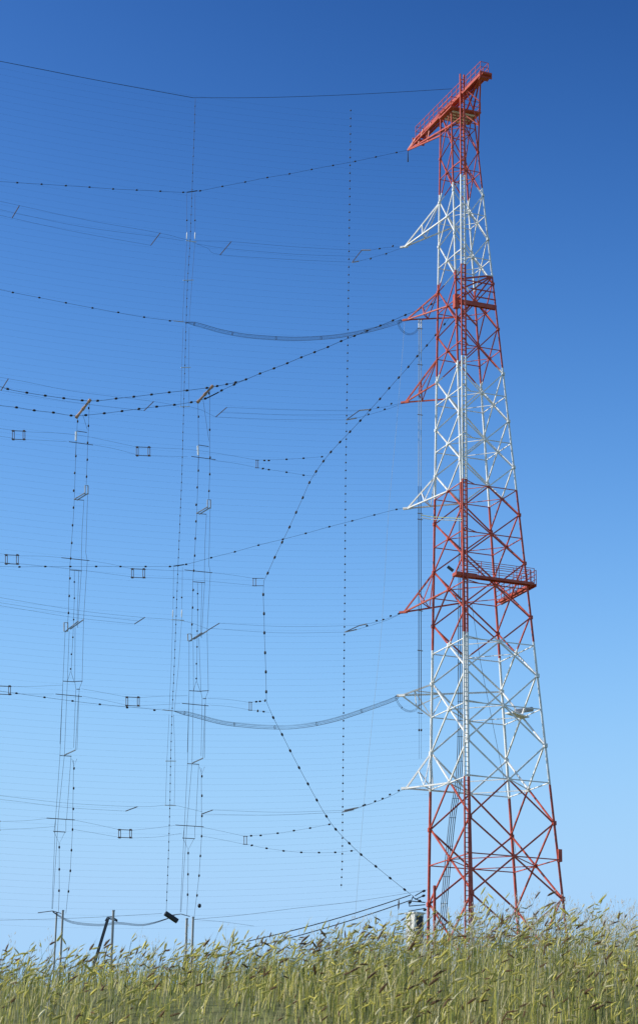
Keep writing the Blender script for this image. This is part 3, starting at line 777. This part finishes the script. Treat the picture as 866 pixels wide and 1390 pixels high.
# ---------------------------------------------------------------- grass
GM = [mat('grass_stem_green', (.42, .42, .08), .6, trans=.15), mat('grass_head_olive', (.40, .35, .06), .65, trans=.1),
      mat('grass_head_brown', (.13, .065, .02), .7, trans=.05), mat('grass_straw', (.62, .54, .25), .7, trans=.3), mat('grass_deep_green', (.07, .10, .02), .6, trans=.1),
      mat('oat_husk_pale', (.78, .77, .72), .7, trans=.5), mat('grass_head_yellow', (.62, .54, .10), .6, trans=.12), mat('grass_head_cream', (.74, .67, .38), .7, trans=.15)]
g = MB()
def ribbon(p, dirx, L, w, bend, mi, n=4, side=None):
    a = side or V((random.uniform(-1, 1), random.uniform(-.5, .5), 0)).normalized()
    i0 = len(g.v); d = V((0, 0, 1)); q = p.copy(); tipp = None
    for k in range(n + 1):
        t = k / n; ww = w * (1 - t * .92)
        g.v.append(q - a * ww); g.v.append(q + a * ww)
        d = (V((0, 0, 1)) + dirx * (bend * t)).normalized(); q = q + d * (L / n)
    for k in range(n):
        g.f.append([i0 + 2 * k, i0 + 2 * k + 1, i0 + 2 * k + 3, i0 + 2 * k + 2]); g.m.append(mi)
    return q, d
def stem(p, dirx, L, r0, bend, mi, n=5):
    pts = [p]; d = V((0, 0, 1)); q = p.copy()
    for k in range(1, n + 1):
        t = k / n; d = (V((0, 0, 1)) + dirx * (bend * t * t)).normalized(); q = q + d * (L / n); pts.append(q.copy())
    g.tube(pts, [r0 * (1 - .5 * k / n) for k in range(n + 1)], 3, mi, False)
    return q, d
def spike(p, d, L, r, mi, awn=True):
    pts = []; rs = []
    for t, k in ((0, .25), (.15, .8), (.4, 1), (.7, .8), (.9, .4), (1, .05)):
        pts.append(p + d * (L * t) + V((0, 0, -.12 * L * t * t))); rs.append(r * k)
    g.tube(pts, rs, 5, mi, False)
    if awn:
        for k in range(5):
            t = random.uniform(.1, .9); b = p + d * (L * t)
            o = V((random.uniform(-1, 1), random.uniform(-1, 1), random.uniform(-1, 1))).normalized()
            e1 = b + (d * 1.0 + o * .35).normalized() * random.uniform(.5, .8) * L
            s = d.cross(o).normalized() * .0007
            i = len(g.v); g.v += [b - s, b + s, e1]; g.f.append([i, i + 1, i + 2]); g.m.append(3 if random.random() < .5 else mi)
def top_z(x):       # height of the seed heads above the ground across the bank
    pts = [(-6, .22), (-1.5, .205), (-1.0, .20), (-.3, .21), (.1, .235), (.35, .25), (.48, .235), (.7, .285), (.95, .30), (1.25, .27), (1.6, .26), (6, .26)]
    for a, b in zip(pts[:-1], pts[1:]):
        if x <= b[0]: return a[1] + (b[1] - a[1]) * (x - a[0]) / (b[0] - a[0])
    return .3
def wind(): return V((random.uniform(.15, 1.4) if random.random() < .9 else random.uniform(-.7, .2), random.uniform(-.5, .5), 0))
def dens(x, y):
    lo = .6 if x < 0 else 1
    n = math.sin(x * 5.1 + y * 2.7) + math.sin(x * 11.3 - y * 4.1 + 1.3) + math.sin(x * 2.3 + y * 6.7 + .5)
    return lo * (1 if n > .2 else .55 if n > -1 else .3)     # clumps and gaps
def spot():
    while True:
        y = 8.2 + random.random() ** 1.2 * 8; x = random.uniform(-3.6, 3.6) * (y / 10)
        if random.random() < dens(x * 10 / y, y): return x, y
for i in range(8500):
    x, y = spot(); p = V((x, y, ground_z(x, y) - .02))
    H = top_z(x * 10 / y) * (y / 10) ** .6 * min(1.4, max(.3, random.gauss(.8, .23)))
    w_ = wind(); q, d = stem(p, w_, H, .0014, random.uniform(.3, 1.0), random.choice((0, 0, 3, 4)))
    dd = (d * random.uniform(.5, 1.0) + w_ * random.uniform(.2, .9) + V((0, 0, random.uniform(-.35, .35)))).normalized()
    r = random.random()
    if r < .66:
        k_ = random.choice((.6, .8, 1, 1, 1.25)); spike(q, dd, k_ * random.uniform(.035, .058), (.4 + .6 * k_) * random.uniform(.0034, .0056), random.choice((1, 1, 6, 6, 2, 2, 6, 7)))
    elif r < .9:
        for k in range(random.randint(2, 4)):
            b = q - d * (k * .028); dv = (V((random.uniform(.1, 1.0), random.uniform(-.5, .5), random.uniform(-.4, .8)))).normalized()
            spike(b, dv, random.uniform(.022, .035), random.uniform(.0028, .0042), random.choice((1, 6, 6, 3, 2)))
    if random.random() < .6:
        ribbon(p + V((0, 0, H * random.uniform(.2, .5))), wind(), random.uniform(.06, .15), .0028, random.uniform(.6, 1.8), random.choice((0, 4, 3, 0)))
for i in range(26000):
    x, y = spot()
    if i % 2: y = random.uniform(7.6, 11); x = random.uniform(-3, 3) * (y / 10)
    p = V((x, y, ground_z(x, y) - .02))
    H = top_z(x * 10 / y) * random.uniform(.25, .85)
    ribbon(p, V((random.uniform(-.5, 1), random.uniform(-.5, .5), 0)), H, random.uniform(.0014, .0034), random.uniform(.1, 1.1), random.choice((0, 0, 3, 4, 0, 6, 3, 7, 6)))
for i in range(700):
    x, y = spot(); p = V((x, y, ground_z(x, y) - .02)); H = top_z(x * 10 / y) * random.uniform(.5, .95)
    q, d = stem(p, wind(), H, .0012, .3, 3, 3)
    dv = V((random.uniform(-1, 1), random.uniform(-.4, .4), random.uniform(-.8, .3))).normalized()
    g.tube([q, q + dv * random.uniform(.03, .12)], [.001, .0006], 3, 3, False)
    ribbon(p, V((random.uniform(-1, 1), random.uniform(-.5, .5), 0)), H, random.uniform(.004, .007), random.uniform(.8, 2.2), random.choice((3, 7, 0)), 6)
tag(g.build('wild_grass', GM), 'tall wind-bent wild grass with drooping olive and brown seed heads along the bank', 'grass', None, 'stuff')
g = MB()
for i in range(420):
    y = random.uniform(9.2, 14); x = random.choice((random.uniform(-3.4, 3.4), random.gauss(1.3, .18), random.gauss(.75, .25), random.uniform(-3, 3), random.gauss(1.42, .12))) * (y / 10)
    p = V((x, y, ground_z(x, y) - .02)); H = (top_z(x * 10 / y) + random.uniform(.0, .13)) * (y / 10) ** .4
    q, d = stem(p, wind(), H, .0008, random.uniform(0, .5), 5)
    for k in range(random.randint(4, 9)):
        b = q - d * random.uniform(0, .11); o = V((random.uniform(-1, 1), random.uniform(-1, 1), random.uniform(-.1, .7))).normalized()
        e1 = b + o * random.uniform(.008, .028); s = V((.0003, 0, .0003))
        j = len(g.v); g.v += [b - s, b + s, e1]; g.f.append([j, j + 1, j + 2]); g.m.append(5)
        spike(e1, V((random.uniform(-.2, .5), random.uniform(-.2, .2), -1)).normalized() if random.random() < .6 else V((.3, 0, 1)).normalized(), random.uniform(.012, .02), random.uniform(.0012, .0022), 5, False)
tag(g.build('wild_oats', GM), 'pale wispy oat stalks standing above the grass', 'oats', None, 'stuff')

# ---------------------------------------------------------------- camera, sun, sky
cd = bpy.data.cameras.new('camera'); cam = bpy.data.objects.new('camera', cd); COL.objects.link(cam)
cd.sensor_fit = 'VERTICAL'; cd.sensor_height = 36; cd.sensor_width = 36 * 866 / 1390
cd.lens = FPX / 1390 * 36; cd.shift_y = -(695 - CY) / 1390
cd.clip_start = .1; cd.clip_end = 20000
B = -FW
cam.matrix_world = Matrix(((RT.x, UP.x, B.x, CAM.x), (RT.y, UP.y, B.y, CAM.y), (RT.z, UP.z, B.z, CAM.z), (0, 0, 0, 1)))
sc.camera = cam
cd.dof.use_dof = True; cd.dof.focus_distance = 200; cd.dof.aperture_fstop = 22
SUN_EL, SAZ = math.radians(38), V((-1, -.12, 0)).normalized()
sd = V((SAZ.x * math.cos(SUN_EL), SAZ.y * math.cos(SUN_EL), math.sin(SUN_EL)))
sl = bpy.data.lights.new('sun', 'SUN'); sl.energy = 5.0; sl.angle = math.radians(.5); sl.color = (1, .95, .87)
so = bpy.data.objects.new('sun', sl); COL.objects.link(so); so.rotation_mode = 'QUATERNION'; so.rotation_quaternion = sd.to_track_quat('Z', 'Y')
w = bpy.data.worlds.new('World'); sc.world = w; w.use_nodes = True
nt = w.node_tree; bg = nt.nodes['Background']
sky = nt.nodes.new('ShaderNodeTexSky'); sky.sky_type = 'NISHITA'; sky.sun_disc = False
sky.sun_elevation = SUN_EL; sky.sun_rotation = math.atan2(SAZ.x, SAZ.y)
sky.altitude = 300; sky.air_density = 1.0; sky.dust_density = .6; sky.ozone_density = 2.5
bg.inputs['Strength'].default_value = .12
sp = nt.nodes.new('ShaderNodeSeparateColor'); cb_ = nt.nodes.new('ShaderNodeCombineColor'); nt.links.new(sky.outputs[0], sp.inputs[0])
# deep clear-air blue of a polarised sky: each channel of the physical sky goes through a smooth log curve
CURVES = (((.117, .031), (.156, .101), (.283, .366)), ((.198, .122), (.27, .322), (.434, .640)), ((.366, .423), (.468, .765), (.638, .96)))
for i, pts in enumerate(CURVES):
    (x0, o0), (x1, o1), (x2, o2) = [(math.log(a), math.log(b)) for a, b in pts]
    s1 = (o1 - o0) / (x1 - x0); c_ = ((o2 - o1) / (x2 - x1) - s1) / (x2 - x0)
    b_ = s1 - c_ * (x0 + x1); a_ = o0 - b_ * x0 - c_ * x0 * x0; peak = -b_ / (2 * c_)
    def mth(op, a=None, b=None, c=None):
        n = nt.nodes.new('ShaderNodeMath'); n.operation = op
        for k, v in enumerate((a, b, c)):
            if v is None: continue
            if isinstance(v, (int, float)): n.inputs[k].default_value = v
            else: nt.links.new(v, n.inputs[k])
        return n.outputs[0]
    L = mth('LOGARITHM', mth('MAXIMUM', mth('MULTIPLY', sp.outputs[i], .12), .02), math.e)
    L = mth('MINIMUM', L, peak)
    q = mth('MULTIPLY_ADD', mth('MULTIPLY_ADD', L, c_, b_), L, a_)
    nt.links.new(mth('MULTIPLY', mth('EXPONENT', q), 1 / .12), cb_.inputs[i])
nt.links.new(cb_.outputs[0], bg.inputs['Color'])
vs = sc.view_settings; vs.view_transform = 'Standard'; vs.look = 'None'; vs.gamma = 1; vs.exposure = 0; vs.use_curve_mapping = False
sc.render.engine = 'CYCLES'
print('tips', {k: [round(c, 1) for c in v] for k, v in TIPS.items()})
print('levels', [round(z, 1) for z in LEV], 'bands', [round(b, 1) for b in BANDS])
